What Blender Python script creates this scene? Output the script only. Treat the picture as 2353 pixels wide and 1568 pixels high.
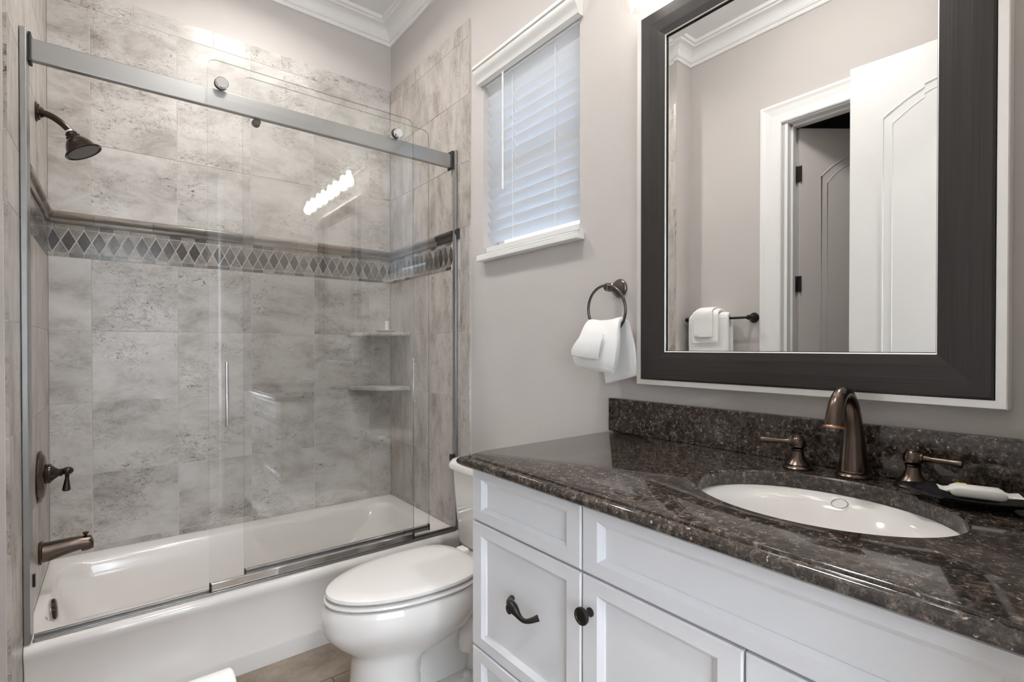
import bpy, math, random
from mathutils import Vector, Matrix, noise
random.seed(7)
PI = math.pi
C = bpy.context.scene.collection
for o in list(bpy.data.objects): bpy.data.objects.remove(o)
S = bpy.context.scene

# ------------------------------------------------------------ camera, world, exposure
cam = bpy.data.cameras.new('camera'); co = bpy.data.objects.new('camera', cam); C.objects.link(co)
cam.sensor_width = 36; cam.lens = 36 * 1154 / 2353; cam.clip_start = 0.02
cam.shift_y = (807.1 - 784) / 2353
co.location = (0, 0, 1.2)
co.rotation_euler = (math.radians(90 - .45), 0, math.radians(-38.27))
S.camera = co
S.view_settings.view_transform = 'Standard'; S.view_settings.look = 'None'
S.view_settings.gamma = 1; S.view_settings.exposure = 0.93; S.view_settings.use_curve_mapping = False

W = bpy.data.worlds.new('world'); S.world = W; W.use_nodes = True
nt = W.node_tree; nt.nodes.clear()
bg = nt.nodes.new('ShaderNodeBackground'); ow = nt.nodes.new('ShaderNodeOutputWorld')
tc = nt.nodes.new('ShaderNodeTexCoord'); sp = nt.nodes.new('ShaderNodeSeparateXYZ')
mr = nt.nodes.new('ShaderNodeMapRange'); mr.inputs[1].default_value = -.05; mr.inputs[2].default_value = .5
cr = nt.nodes.new('ShaderNodeValToRGB')
cr.color_ramp.elements[0].color = (.34, .30, .26, 1); cr.color_ramp.elements[0].position = 0
cr.color_ramp.elements[1].color = (.50, .68, 1, 1)
e = cr.color_ramp.elements.new(.1); e.color = (.82, .90, 1, 1)
nt.links.new(tc.outputs['Generated'], sp.inputs[0]); nt.links.new(sp.outputs[2], mr.inputs[0])
nt.links.new(mr.outputs[0], cr.inputs[0]); nt.links.new(cr.outputs[0], bg.inputs[0])
bg.inputs[1].default_value = 1.8
nt.links.new(bg.outputs[0], ow.inputs[0])
BULB = 8.5       # radiance of the vanity bulbs
CEIL_W = 14.0     # base watts of the fill can added above the tub
HALL_W = 16.0  # watts of the fill can added in the hall ceiling

HW = bpy.data.lights.new('hall_fill_light', 'AREA'); HW.shape = 'RECTANGLE'; HW.size = 1.9; HW.size_y = 1.7; HW.energy = 215; HW.color = (.84, .92, 1)
hwo = bpy.data.objects.new('hall_fill_light', HW); C.objects.link(hwo); hwo.location = (-.55, -2.09, 1.45); hwo.rotation_euler = (PI / 2, 0, PI)  # cool fill added behind the camera to brighten cabinet and tub fronts

# ------------------------------------------------------------ materials
def newmat(name):
    m = bpy.data.materials.new(name); m.use_nodes = True
    return m, m.node_tree, m.node_tree.nodes['Principled BSDF']
def mat(name, col, rough=.5, metal=0, bump=0, bscale=200, coat=0, spec=None, var=0, vscale=6):
    m, nt, b = newmat(name)
    b.inputs['Base Color'].default_value = (*col, 1); b.inputs['Roughness'].default_value = rough
    b.inputs['Metallic'].default_value = metal
    if coat: b.inputs['Coat Weight'].default_value = coat; b.inputs['Coat Roughness'].default_value = .06
    if spec is not None: b.inputs['Specular IOR Level'].default_value = spec
    tc = nt.nodes.new('ShaderNodeTexCoord')
    if bump:
        n = nt.nodes.new('ShaderNodeTexNoise'); n.inputs['Scale'].default_value = bscale; n.inputs['Detail'].default_value = 3
        bp = nt.nodes.new('ShaderNodeBump'); bp.inputs['Strength'].default_value = bump; bp.inputs['Distance'].default_value = .002
        nt.links.new(tc.outputs['Object'], n.inputs['Vector']); nt.links.new(n.outputs[0], bp.inputs['Height'])
        nt.links.new(bp.outputs[0], b.inputs['Normal'])
    n = nt.nodes.new('ShaderNodeTexNoise'); n.inputs['Scale'].default_value = vscale
    r = nt.nodes.new('ShaderNodeMixRGB'); v = var or .02
    r.inputs[1].default_value = (*[c * (1 - v) for c in col], 1); r.inputs[2].default_value = (*[min(1, c * (1 + v)) for c in col], 1)
    nt.links.new(tc.outputs['Object'], n.inputs['Vector']); nt.links.new(n.outputs[0], r.inputs[0]); nt.links.new(r.outputs[0], b.inputs['Base Color'])
    return m
def ramp(nt, stops):
    r = nt.nodes.new('ShaderNodeValToRGB'); els = r.color_ramp.elements
    while len(els) < len(stops): els.new(.5)
    for e, (p, c) in zip(els, stops): e.position = p; e.color = (*c, 1) if len(c) == 3 else c
    return r
def tile_mat(name, scale, tint=(1, 1, 1)):
    m, nt, b = newmat(name); L = nt.links.new
    tc = nt.nodes.new('ShaderNodeTexCoord'); at = nt.nodes.new('ShaderNodeAttribute'); at.attribute_name = 'rnd'
    sc = nt.nodes.new('ShaderNodeVectorMath'); sc.operation = 'SCALE'; sc.inputs['Scale'].default_value = 9
    ad = nt.nodes.new('ShaderNodeVectorMath'); ad.operation = 'ADD'
    mp = nt.nodes.new('ShaderNodeMapping'); mp.inputs['Scale'].default_value = scale
    L(at.outputs['Vector'], sc.inputs[0]); L(tc.outputs['Object'], ad.inputs[0]); L(sc.outputs[0], ad.inputs[1]); L(ad.outputs[0], mp.inputs['Vector'])
    def nz(s, d, r=.6, dist=0):
        n = nt.nodes.new('ShaderNodeTexNoise'); n.inputs['Scale'].default_value = s; n.inputs['Detail'].default_value = d
        n.inputs['Roughness'].default_value = r; n.inputs['Distortion'].default_value = dist; L(mp.outputs[0], n.inputs['Vector']); return n
    n1 = nz(4.6, 10, .70, .35)
    r1 = ramp(nt, [(.28, (.30, .272, .242)), (.41, (.44, .412, .382)), (.51, (.555, .53, .503)), (.63, (.625, .603, .58)), (.76, (.67, .65, .63))]); L(n1.outputs[0], r1.inputs[0])
    # veins / pits
    n2 = nz(30, 9, .82, 1.0); r2 = ramp(nt, [(.37, (.14, .12, .10)), (.45, (1, 1, 1))]); L(n2.outputs[0], r2.inputs[0])
    n3 = nz(4.2, 3, .5, .3); r3 = ramp(nt, [(.44, (0, 0, 0)), (.60, (1, 1, 1))]); L(n3.outputs[0], r3.inputs[0])
    m1 = nt.nodes.new('ShaderNodeMixRGB'); m1.blend_type = 'MULTIPLY'; L(r3.outputs[0], m1.inputs[0]); L(r1.outputs[0], m1.inputs[1]); L(r2.outputs[0], m1.inputs[2])
    n4 = nz(9, 8, .7, 2.2); r4 = ramp(nt, [(.485, (1, 1, 1)), (.5, (.45, .41, .37)), (.515, (1, 1, 1))]); L(n4.outputs[0], r4.inputs[0])
    m2 = nt.nodes.new('ShaderNodeMixRGB'); m2.blend_type = 'MULTIPLY'; L(r3.outputs[0], m2.inputs[0]); L(m1.outputs[0], m2.inputs[1]); L(r4.outputs[0], m2.inputs[2])
    sv = nt.nodes.new('ShaderNodeSeparateXYZ'); L(at.outputs['Vector'], sv.inputs[0])
    r5 = ramp(nt, [(0, tuple(.90 * t for t in tint)), (1, tuple(1.03 * t for t in tint))]); L(sv.outputs[0], r5.inputs[0])
    m3 = nt.nodes.new('ShaderNodeMixRGB'); m3.blend_type = 'MULTIPLY'; m3.inputs[0].default_value = 1; L(m2.outputs[0], m3.inputs[1]); L(r5.outputs[0], m3.inputs[2])
    L(m3.outputs[0], b.inputs['Base Color']); b.inputs['Roughness'].default_value = .33
    return m
def attr_mat(name, rough, streak=(8, 8, 60)):
    m, nt, b = newmat(name); L = nt.links.new
    at = nt.nodes.new('ShaderNodeAttribute'); at.attribute_name = 'rnd'
    tc = nt.nodes.new('ShaderNodeTexCoord'); mp = nt.nodes.new('ShaderNodeMapping'); mp.inputs['Scale'].default_value = streak
    n = nt.nodes.new('ShaderNodeTexNoise'); n.inputs['Scale'].default_value = 1; n.inputs['Detail'].default_value = 5; n.inputs['Distortion'].default_value = 1
    L(tc.outputs['Object'], mp.inputs[0]); L(mp.outputs[0], n.inputs['Vector'])
    r = ramp(nt, [(.3, (.55, .53, .5)), (.7, (1.35, 1.3, 1.25))]); L(n.outputs[0], r.inputs[0])
    mx = nt.nodes.new('ShaderNodeMixRGB'); mx.blend_type = 'MULTIPLY'; mx.inputs[0].default_value = 1
    L(at.outputs['Color'], mx.inputs[1]); L(r.outputs[0], mx.inputs[2]); L(mx.outputs[0], b.inputs['Base Color'])
    b.inputs['Roughness'].default_value = rough
    return m
def granite_mat():
    m, nt, b = newmat('granite'); L = nt.links.new
    tc = nt.nodes.new('ShaderNodeTexCoord')
    def nz(s, d, r=.6, dist=0):
        n = nt.nodes.new('ShaderNodeTexNoise'); n.inputs['Scale'].default_value = s; n.inputs['Detail'].default_value = d
        n.inputs['Roughness'].default_value = r; n.inputs['Distortion'].default_value = dist; L(tc.outputs['Object'], n.inputs['Vector']); return n
    n1 = nz(75, 8, .85, .4)
    r1 = ramp(nt, [(.37, (.007, .006, .0055)), (.47, (.026, .020, .016)), (.55, (.080, .061, .050)), (.65, (.26, .215, .19))]); L(n1.outputs[0], r1.inputs[0])
    dn_ = nz(60, 3, .6); ds = nt.nodes.new('ShaderNodeVectorMath'); ds.operation = 'SCALE'; ds.inputs['Scale'].default_value = .022; L(dn_.outputs['Color'], ds.inputs[0])
    da = nt.nodes.new('ShaderNodeVectorMath'); da.operation = 'ADD'; L(tc.outputs['Object'], da.inputs[0]); L(ds.outputs[0], da.inputs[1])
    v = nt.nodes.new('ShaderNodeTexVoronoi'); v.inputs['Scale'].default_value = 130; L(da.outputs[0], v.inputs['Vector'])
    r2 = ramp(nt, [(.14, (.75, .75, .75)), (.30, (0, 0, 0))]); L(v.outputs['Distance'], r2.inputs[0])
    sv = nt.nodes.new('ShaderNodeSeparateXYZ'); L(v.outputs['Color'], sv.inputs[0])
    gt = nt.nodes.new('ShaderNodeMath'); gt.operation = 'GREATER_THAN'; gt.inputs[1].default_value = .88; L(sv.outputs[0], gt.inputs[0])
    mu = nt.nodes.new('ShaderNodeMath'); mu.operation = 'MULTIPLY'; L(gt.outputs[0], mu.inputs[0]); L(r2.outputs[0], mu.inputs[1])
    mx = nt.nodes.new('ShaderNodeMixRGB'); L(mu.outputs[0], mx.inputs[0]); L(r1.outputs[0], mx.inputs[1]); mx.inputs[2].default_value = (.5, .45, .41, 1)
    L(mx.outputs[0], b.inputs['Base Color']); b.inputs['Roughness'].default_value = .07; b.inputs['Specular IOR Level'].default_value = .75
    return m
def glass_mat(name='shower_glass', tint=(.992, .996, .995)):
    m = bpy.data.materials.new(name); m.use_nodes = True; nt = m.node_tree; nt.nodes.clear(); L = nt.links.new
    out = nt.nodes.new('ShaderNodeOutputMaterial'); g = nt.nodes.new('ShaderNodeNewGeometry')
    d = nt.nodes.new('ShaderNodeVectorMath'); d.operation = 'DOT_PRODUCT'; L(g.outputs['Incoming'], d.inputs[0]); L(g.outputs['Normal'], d.inputs[1])
    a = nt.nodes.new('ShaderNodeMath'); a.operation = 'ABSOLUTE'; L(d.outputs['Value'], a.inputs[0])
    s1 = nt.nodes.new('ShaderNodeMath'); s1.operation = 'SUBTRACT'; s1.inputs[0].default_value = 1; L(a.outputs[0], s1.inputs[1])
    p = nt.nodes.new('ShaderNodeMath'); p.operation = 'POWER'; p.inputs[1].default_value = 5; L(s1.outputs[0], p.inputs[0])
    ma = nt.nodes.new('ShaderNodeMath'); ma.operation = 'MULTIPLY_ADD'; ma.inputs[1].default_value = .945; ma.inputs[2].default_value = .055; L(p.outputs[0], ma.inputs[0])
    t = nt.nodes.new('ShaderNodeBsdfTransparent'); t.inputs[0].default_value = (*tint, 1)
    gl = nt.nodes.new('ShaderNodeBsdfGlossy'); gl.inputs['Roughness'].default_value = 0; gl.inputs[0].default_value = (1, 1, 1, 1)
    mx = nt.nodes.new('ShaderNodeMixShader'); L(ma.outputs[0], mx.inputs[0]); L(t.outputs[0], mx.inputs[1]); L(gl.outputs[0], mx.inputs[2]); L(mx.outputs[0], out.inputs[0])
    return m
def emit_mat(name, col, s):
    m, nt, b = newmat(name); b.inputs['Emission Color'].default_value = (*col, 1); b.inputs['Emission Strength'].default_value = s
    b.inputs['Base Color'].default_value = (.9, .9, .9, 1); return m
def wood_frame_mat():
    m, nt, b = newmat('brushed_charcoal'); L = nt.links.new
    tc = nt.nodes.new('ShaderNodeTexCoord'); at = nt.nodes.new('ShaderNodeAttribute'); at.attribute_name = 'rnd'
    mixes = []
    for s in ((40, 500, 5), (40, 5, 500)):
        mp = nt.nodes.new('ShaderNodeMapping'); mp.inputs['Scale'].default_value = s; L(tc.outputs['Object'], mp.inputs[0])
        n = nt.nodes.new('ShaderNodeTexNoise'); n.inputs['Scale'].default_value = 1; n.inputs['Detail'].default_value = 3; L(mp.outputs[0], n.inputs['Vector']); mixes.append(n)
    mx = nt.nodes.new('ShaderNodeMixRGB'); L(at.outputs['Fac'], mx.inputs[0]); L(mixes[0].outputs[0], mx.inputs[1]); L(mixes[1].outputs[0], mx.inputs[2])
    r = ramp(nt, [(.3, (.036, .033, .033)), (.7, (.050, .046, .044))]); L(mx.outputs[0], r.inputs[0]); L(r.outputs[0], b.inputs['Base Color'])
    bp = nt.nodes.new('ShaderNodeBump'); bp.inputs['Strength'].default_value = .05; bp.inputs['Distance'].default_value = .001; L(mx.outputs[0], bp.inputs['Height']); L(bp.outputs[0], b.inputs['Normal'])
    b.inputs['Roughness'].default_value = .42; b.inputs['Metallic'].default_value = .35
    return m
def slat_mat():
    m = bpy.data.materials.new('blind_white'); m.use_nodes = True; nt = m.node_tree; L = nt.links.new
    b = nt.nodes['Principled BSDF']; b.inputs['Base Color'].default_value = (.88, .88, .88, 1); b.inputs['Roughness'].default_value = .4
    t = nt.nodes.new('ShaderNodeBsdfTranslucent'); t.inputs[0].default_value = (.90, .91, .92, 1)
    mx = nt.nodes.new('ShaderNodeMixShader'); mx.inputs[0].default_value = .38
    L(b.outputs[0], mx.inputs[1]); L(t.outputs[0], mx.inputs[2]); L(mx.outputs[0], nt.nodes['Material Output'].inputs[0]); return m
def towel_mat():
    m = mat('terry_white', (.94, .94, .93), .95, bump=.6, bscale=420, spec=.1); return m
def floor_mat():
    m, nt, b = newmat('floor_stone'); L = nt.links.new
    tc = nt.nodes.new('ShaderNodeTexCoord'); br = nt.nodes.new('ShaderNodeTexBrick')
    br.inputs['Scale'].default_value = 1; br.inputs['Brick Width'].default_value = .61; br.inputs['Row Height'].default_value = .305; br.inputs['Mortar Size'].default_value = .003
    br.inputs['Color1'].default_value = (1, 1, 1, 1); br.inputs['Color2'].default_value = (.9, .9, .9, 1); br.inputs['Mortar'].default_value = (.55, .5, .45, 1)
    L(tc.outputs['Object'], br.inputs['Vector'])
    n = nt.nodes.new('ShaderNodeTexNoise'); n.inputs['Scale'].default_value = 5; n.inputs['Detail'].default_value = 8; n.inputs['Roughness'].default_value = .7; L(tc.outputs['Object'], n.inputs['Vector'])
    r = ramp(nt, [(.35, (.24, .185, .14)), (.6, (.40, .325, .255)), (.75, (.50, .42, .34))]); L(n.outputs[0], r.inputs[0])
    mx = nt.nodes.new('ShaderNodeMixRGB'); mx.blend_type = 'MULTIPLY'; mx.inputs[0].default_value = 1; L(r.outputs[0], mx.inputs[1]); L(br.outputs[0], mx.inputs[2])
    L(mx.outputs[0], b.inputs['Base Color']); b.inputs['Roughness'].default_value = .25; return m

M = dict(
    paint=mat('wall_paint', (.585, .555, .535), .75, bump=.2, bscale=130, spec=.2),
    ceil=mat('ceiling_paint', (.84, .84, .83), .8), trim=mat('trim_white', (.86, .86, .855), .35),
    tileb=tile_mat('travertine_back', (1, 1, 1.7)), tiler=tile_mat('travertine_side', (1, 2.6, 1), (.96, .93, .905)),
    grout=mat('grout', (.66, .63, .60), .8), mosaic=attr_mat('mosaic', .18, (60, 60, 60)), rail=attr_mat('rail_stone', .25, (6, 6, 130)),
    railside=attr_mat('rail_stone_side', .25, (6, 6, 130)),
    tub=mat('acrylic_white', (.85, .82, .795), .12, coat=.4), ceramic=mat('vitreous_china', (.84, .815, .785), .07, coat=.5),
    sinkc=mat('sink_china', (.84, .82, .80), .08), seat=mat('seat_plastic', (.84, .82, .795), .18),
    granite=granite_mat(), cab=mat('cabinet_white', (.80, .80, .825), .32), dark=mat('gap_dark', (.03, .03, .03), .7),
    bronze=mat('oil_rubbed_bronze', (.125, .095, .078), .26, 1, var=.12), bronzed=mat('bronze_gloss', (.050, .034, .027), .16, .6),
    copper=mat('copper_edge', (.45, .26, .17), .3, 1), gun=mat('dark_pewter', (.16, .14, .13), .25, 1, var=.1), black=mat('matte_black', (.012, .012, .012), .45),
    hard=mat('hardware_bronze', (.022, .019, .017), .3, .5), chrome=mat('chrome', (.85, .86, .88), .08, 1), alu=mat('brushed_aluminium', (.40, .402, .40), .34, 1), track=mat('track_metal', (.33, .32, .31), .35, 1),
    silver=mat('silver_leaf', (.90, .89, .87), .3, .55), frame=wood_frame_mat(), mirror=mat('mirror_silver', (.93, .935, .93), 0.0, 1, var=.001),
    glass=glass_mat(), edge=glass_mat('glass_edge', (.50, .56, .53)), winglass=glass_mat('window_glass', (.95, .98, 1)), shade=glass_mat('lamp_glass', (.97, .97, .96)), blind=slat_mat(), valance=mat('valance_white', (.76, .755, .735), .35),
    towel=towel_mat(), floor=floor_mat(), dish=mat('black_lacquer', (.012, .012, .014), .14), wrap=mat('paper_wrap', (.80, .80, .76), .45, var=.05, vscale=40), yellow=mat('yellow_print', (.85, .75, .05), .5),
    paper=mat('tissue_paper', (.88, .88, .87), .95), bulb=emit_mat('bulb_glow', (1, .95, .89), BULB), dome=emit_mat('dome_glow', (1, .965, .925), 34), can=emit_mat('can_glow', (1, .95, .88), 20), white=mat('white_plastic', (.85, .85, .84), .25),
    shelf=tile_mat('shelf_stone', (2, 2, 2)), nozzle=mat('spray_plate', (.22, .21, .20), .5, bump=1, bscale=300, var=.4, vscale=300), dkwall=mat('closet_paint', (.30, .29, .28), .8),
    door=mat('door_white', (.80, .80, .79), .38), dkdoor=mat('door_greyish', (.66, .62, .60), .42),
)

# ------------------------------------------------------------ mesh building
class MB:
    def __init__(s): s.v = []; s.f = []; s.a = []
    def add(s, vs, fs, attr=None):
        n = len(s.v); s.v += [tuple(v) for v in vs]; s.f += [tuple(i + n for i in f) for f in fs]; s.a += [attr or (0, 0, 0)] * len(fs); return s
    def box(s, x0, x1, y0, y1, z0, z1, attr=None, tf=None):
        vs = [(x, y, z) for x in (x0, x1) for y in (y0, y1) for z in (z0, z1)]
        if tf: vs = [tf(*v) for v in vs]
        return s.add(vs, [(0, 1, 3, 2), (4, 6, 7, 5), (0, 4, 5, 1), (2, 3, 7, 6), (0, 2, 6, 4), (1, 5, 7, 3)], attr)
    def loft(s, rings, closed=True, cap0=False, cap1=False, attr=None, loop=False):
        n = len(rings[0]); vs = [p for r in rings for p in r]; fs = []
        R = len(rings)
        for i in range(R if loop else R - 1):
            for j in range(n if closed else n - 1):
                a = i * n + j; b = i * n + (j + 1) % n; k = ((i + 1) % R) * n
                fs.append((a, b, k + (j + 1) % n, k + j))
        if cap0: fs.append(tuple(range(n))[::-1])
        if cap1: fs.append(tuple((R - 1) * n + j for j in range(n)))
        return s.add(vs, fs, attr)
    def lathe(s, prof, base, axis=(0, 0, 1), n=28, caps=True, attr=None):
        # prof: (distance along axis, radius)
        ax = Vector(axis).normalized(); u = ax.orthogonal().normalized(); w = ax.cross(u); b = Vector(base)
        rings = [[b + ax * h + (u * math.cos(2 * PI * k / n) + w * math.sin(2 * PI * k / n)) * max(r, 1e-4) for k in range(n)] for h, r in prof]
        return s.loft(rings, True, caps, caps, attr)
    def tube(s, pts, rad, n=14, closed=False, caps=True, squash=None, attr=None):
        pts = [Vector(p) for p in pts]; m = len(pts); rads = rad if isinstance(rad, (list, tuple)) else [rad] * m
        rings = []; prev = None
        for i, p in enumerate(pts):
            t = (pts[(i + 1) % m] - pts[i - 1]) if (closed or 0 < i < m - 1) else (pts[1] - pts[0] if i == 0 else pts[-1] - pts[-2])
            t.normalize()
            if prev is None: u = t.orthogonal().normalized() if squash is None else Vector(squash).cross(t).normalized()
            else: u = (prev - t * prev.dot(t)).normalized()
            prev = u; w = t.cross(u)
            rings.append([p + (u * math.cos(2 * PI * k / n) + w * math.sin(2 * PI * k / n)) * rads[i] for k in range(n)])
        return s.loft(rings, True, caps and not closed, caps and not closed, attr, loop=closed)
    def sphere(s, c, r, n=20, sc=(1, 1, 1), attr=None):
        prof = []
        rings = []
        for i in range(n // 2 + 1):
            th = PI * i / (n // 2); rr = max(math.sin(th), .002)
            rings.append([(c[0] + r * sc[0] * rr * math.cos(2 * PI * k / n), c[1] + r * sc[1] * rr * math.sin(2 * PI * k / n), c[2] - r * sc[2] * math.cos(th)) for k in range(n)])
        return s.loft(rings, True, True, True, attr)
    def prism(s, poly, z0, z1, axis='z', attr=None):
        f = {'z': lambda a, b, c: (a, b, c), 'x': lambda a, b, c: (c, a, b), 'y': lambda a, b, c: (a, c, b)}[axis]
        return s.loft([[f(a, b, z0) for a, b in poly], [f(a, b, z1) for a, b in poly]], True, True, True, attr)
    def build(s, name, m, parent=None, smooth=False, bevel=0, seg=2, sub=0, kind=None, label=None):
        off = Vector((0, 0, 0)); p = parent
        while p: off += p.location; p = p.parent
        me = bpy.data.meshes.new(name); me.from_pydata([Vector(v) - off for v in s.v], [], s.f); me.update()
        at = me.color_attributes.new('rnd', 'FLOAT_COLOR', 'CORNER')
        for poly, a in zip(me.polygons, s.a):
            for li in poly.loop_indices: at.data[li].color = (*a, 1)
        me.materials.append(M[m] if isinstance(m, str) else m)
        import bmesh
        bm = bmesh.new(); bm.from_mesh(me); bmesh.ops.recalc_face_normals(bm, faces=bm.faces); bm.to_mesh(me); bm.free()
        o = bpy.data.objects.new(name, me); C.objects.link(o)
        if parent: o.parent = parent
        if smooth:
            for p_ in me.polygons: p_.use_smooth = True
        if bevel:
            b = o.modifiers.new('bevel', 'BEVEL'); b.width = bevel; b.segments = seg; b.limit_method = 'ANGLE'; b.angle_limit = math.radians(35)
        if sub:
            b = o.modifiers.new('subd', 'SUBSURF'); b.levels = sub; b.render_levels = sub
        if smooth == 'auto' or (smooth and not sub):
            try: me.set_sharp_from_angle(angle=math.radians(38))
            except Exception: pass
        if kind: o['kind'] = kind
        if label: o['label'] = label
        return o
def tag(o, label, cat, group=None, kind=None):
    o['label'] = label; o['category'] = cat
    if group: o['group'] = group
    if kind: o['kind'] = kind
    return o
def thing(name, label, cat, loc, group=None):
    o = bpy.data.objects.new(name, None); C.objects.link(o); o.location = loc; o.empty_display_size = .05
    return tag(o, label, cat, group)
def rrect(x0, x1, y0, y1, r, z, n=6, rs=None):
    pts = []
    cs = [(x1, y1, 0, -1, -1), (x0, y1, 90, 1, -1), (x0, y0, 180, 1, 1), (x1, y0, 270, -1, 1)]
    for i, (cx, cy, a0, sx, sy) in enumerate(cs):
        rr = rs[i] if rs else r
        for k in range(n + 1):
            a = math.radians(a0 + 90 * k / n); pts.append((cx + sx * rr + rr * math.cos(a), cy + sy * rr + rr * math.sin(a), z))
    return pts
def rectring(a0, a1, b0, b1, x):   # rectangle in the YZ plane at x
    return [(x, a0, b0), (x, a1, b0), (x, a1, b1), (x, a0, b1)]

XR, YB, XL, XT = 1.31, 2.84, -.378, -.23       # right wall, back wall, left wall, tub head wall (painted faces)
YS, YF, ZC = 1.85, -.02, 3.11                 # stub end face, front wall face, ceiling
XM = 1.276                                     # mirror plane
# ------------------------------------------------------------ setting
st = lambda name, mb, m, **k: mb.build(name, m, kind='structure', **k)
st('floor', MB().box(-2.2, 1.5, -2.2, 3.0, -.1, 0), 'floor')
st('ceiling', MB().box(-2.2, 1.5, -2.2, 3.0, ZC, ZC + .1), 'ceil')
w = MB()   # right wall with window hole
wy0, wy1, wz0, wz1 = 1.268, 1.868, 1.598, 2.43
w.box(XR, XR + .15, -.14, wy0, 0, ZC); w.box(XR, XR + .15, wy1, 3.0, 0, ZC); w.box(XR, XR + .15, wy0, wy1, 0, wz0); w.box(XR, XR + .15, wy0, wy1, wz1, ZC)
wall_right = st('wall_right', w, 'paint')
wall_back = st('wall_back', MB().box(XL - .12, XR, YB, YB + .15, 0, ZC), 'paint')
wall_tub = st('wall_tub_end', MB().box(XL - .12, XT, YS, YB, 0, ZC), 'paint')
dy0, dy1, dz = .50, 1.264, 2.46
wl = MB(); wl.box(XL - .12, XL, -.14, dy0, 0, ZC); wl.box(XL - .12, XL, dy1, YS, 0, ZC); wl.box(XL - .12, XL, dy0, dy1, dz, ZC)
st('wall_left', wl, 'paint')
ex0, ex1, ez = -.215, .62, 2.51
wf = MB(); wf.box(XL, ex0, YF - .12, YF, 0, ZC); wf.box(ex1, XR, YF - .12, YF, 0, ZC); wf.box(ex0, ex1, YF - .12, YF, ez, ZC)
st('wall_front', wf, 'paint')
# closet and hall behind the two openings
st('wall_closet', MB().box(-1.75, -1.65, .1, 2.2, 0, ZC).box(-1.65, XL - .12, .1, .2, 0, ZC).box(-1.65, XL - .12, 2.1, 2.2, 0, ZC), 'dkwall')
st('wall_hall', MB().box(-2.2, -1.5, -2.2, -2.1, 0, ZC).box(.4, 1.5, -2.2, -2.1, 0, ZC).box(-1.5, .4, -2.2, -2.1, 0, .6).box(-1.5, .4, -2.2, -2.1, 2.3, ZC).box(-2.2, -2.1, -2.1, .1, 0, ZC).box(1.4, 1.5, -2.1, -.14, 0, ZC), 'paint')
hwn = MB()
for a in (-1.5, -.575, .35): hwn.box(a, a + .05, -2.19, -2.14, .6, 2.3)
hwn.box(-1.5, .4, -2.19, -2.14, .6, .65).box(-1.5, .4, -2.19, -2.14, 2.25, 2.3)
hw_ = st('added_hall_window', hwn, 'trim'); MB().box(-1.46, .36, -2.168, -2.164, .64, 2.26).build('pane', 'winglass', hw_)  # unseen hall window, added to give the cool fill light an origin
# crown moulding
def offpoly(d, z):
    P = [(XR - d, YF + d), (XR - d, YB - d), (XT + d, YB - d), (XT + d, YS - d), (XL + d, YS - d), (XL + d, YF + d)]
    return [(x, y, z) for x, y in P]
prof = [(0, 3.002), (.010, 3.002), (.013, 3.010), (.013, 3.020), (.022, 3.024), (.024, 3.030)]
for k in range(7):
    t = k / 6 * PI / 2; prof.append((.026 + .048 * (1 - math.cos(t)), 3.034 + .046 * math.sin(t)))
prof += [(.080, 3.081), (.083, 3.088), (.098, 3.090), (.098, 3.1095), (0, 3.1095)]
st('trim_1', MB().loft([offpoly(d, z) for d, z in prof], loop=True), 'trim')
# baseboards
st('baseboard_right', MB().box(XR - .014, XR, 1.125, 1.965, 0, .11), 'trim', bevel=.004)
st('baseboard_left', MB().box(XL, XL + .014, 1.41, YS - .001, 0, .11), 'trim', bevel=.004)

# ---- tiling on the three tub walls
RWS = [.03, .34, .65, .96, 1.27, 1.58]; RWT = [1.77, 2.075, 2.385, 2.655]; CAP = (2.655, 2.735)
def tiling(plane, a_edges, cap_edges, lo, hi, pos, face_dir):
    """plane 'y' (back wall) or 'x' (side walls). pos: tile face; face_dir: sign of the wall side"""
    t = MB(); g = .0011
    def bx(a0, a1, z0, z1):
        p0, p1 = sorted((pos, pos + face_dir * .008))
        at = (random.random(), random.random(), random.random())
        a0 += g; a1 -= g; z0 += g; z1 -= g
        if plane == 'y': t.box(a0, a1, p0, p1, z0, z1, at)
        else: t.box(p0, p1, a0, a1, z0, z1, at)
    E = [lo] + [e for e in a_edges if lo < e < hi] + [hi]
    for rows in (RWS, RWT):
        for z0, z1 in zip(rows, rows[1:]):
            for a0, a1 in zip(E, E[1:]): bx(a0, a1, z0, z1)
    E = [lo] + [e for e in cap_edges if lo < e < hi] + [hi]
    for a0, a1 in zip(E, E[1:]): bx(a0, a1, *CAP)
    return t
def backing(plane, lo, hi, pos, d, z1=2.734):
    p0, p1 = sorted((pos + d * .0016, pos + d * .0100)); b = MB()
    if plane == 'y': b.box(lo, hi, p0, p1, .03, z1)
    else: b.box(p0, p1, lo, hi, .03, z1)
    return b
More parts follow.
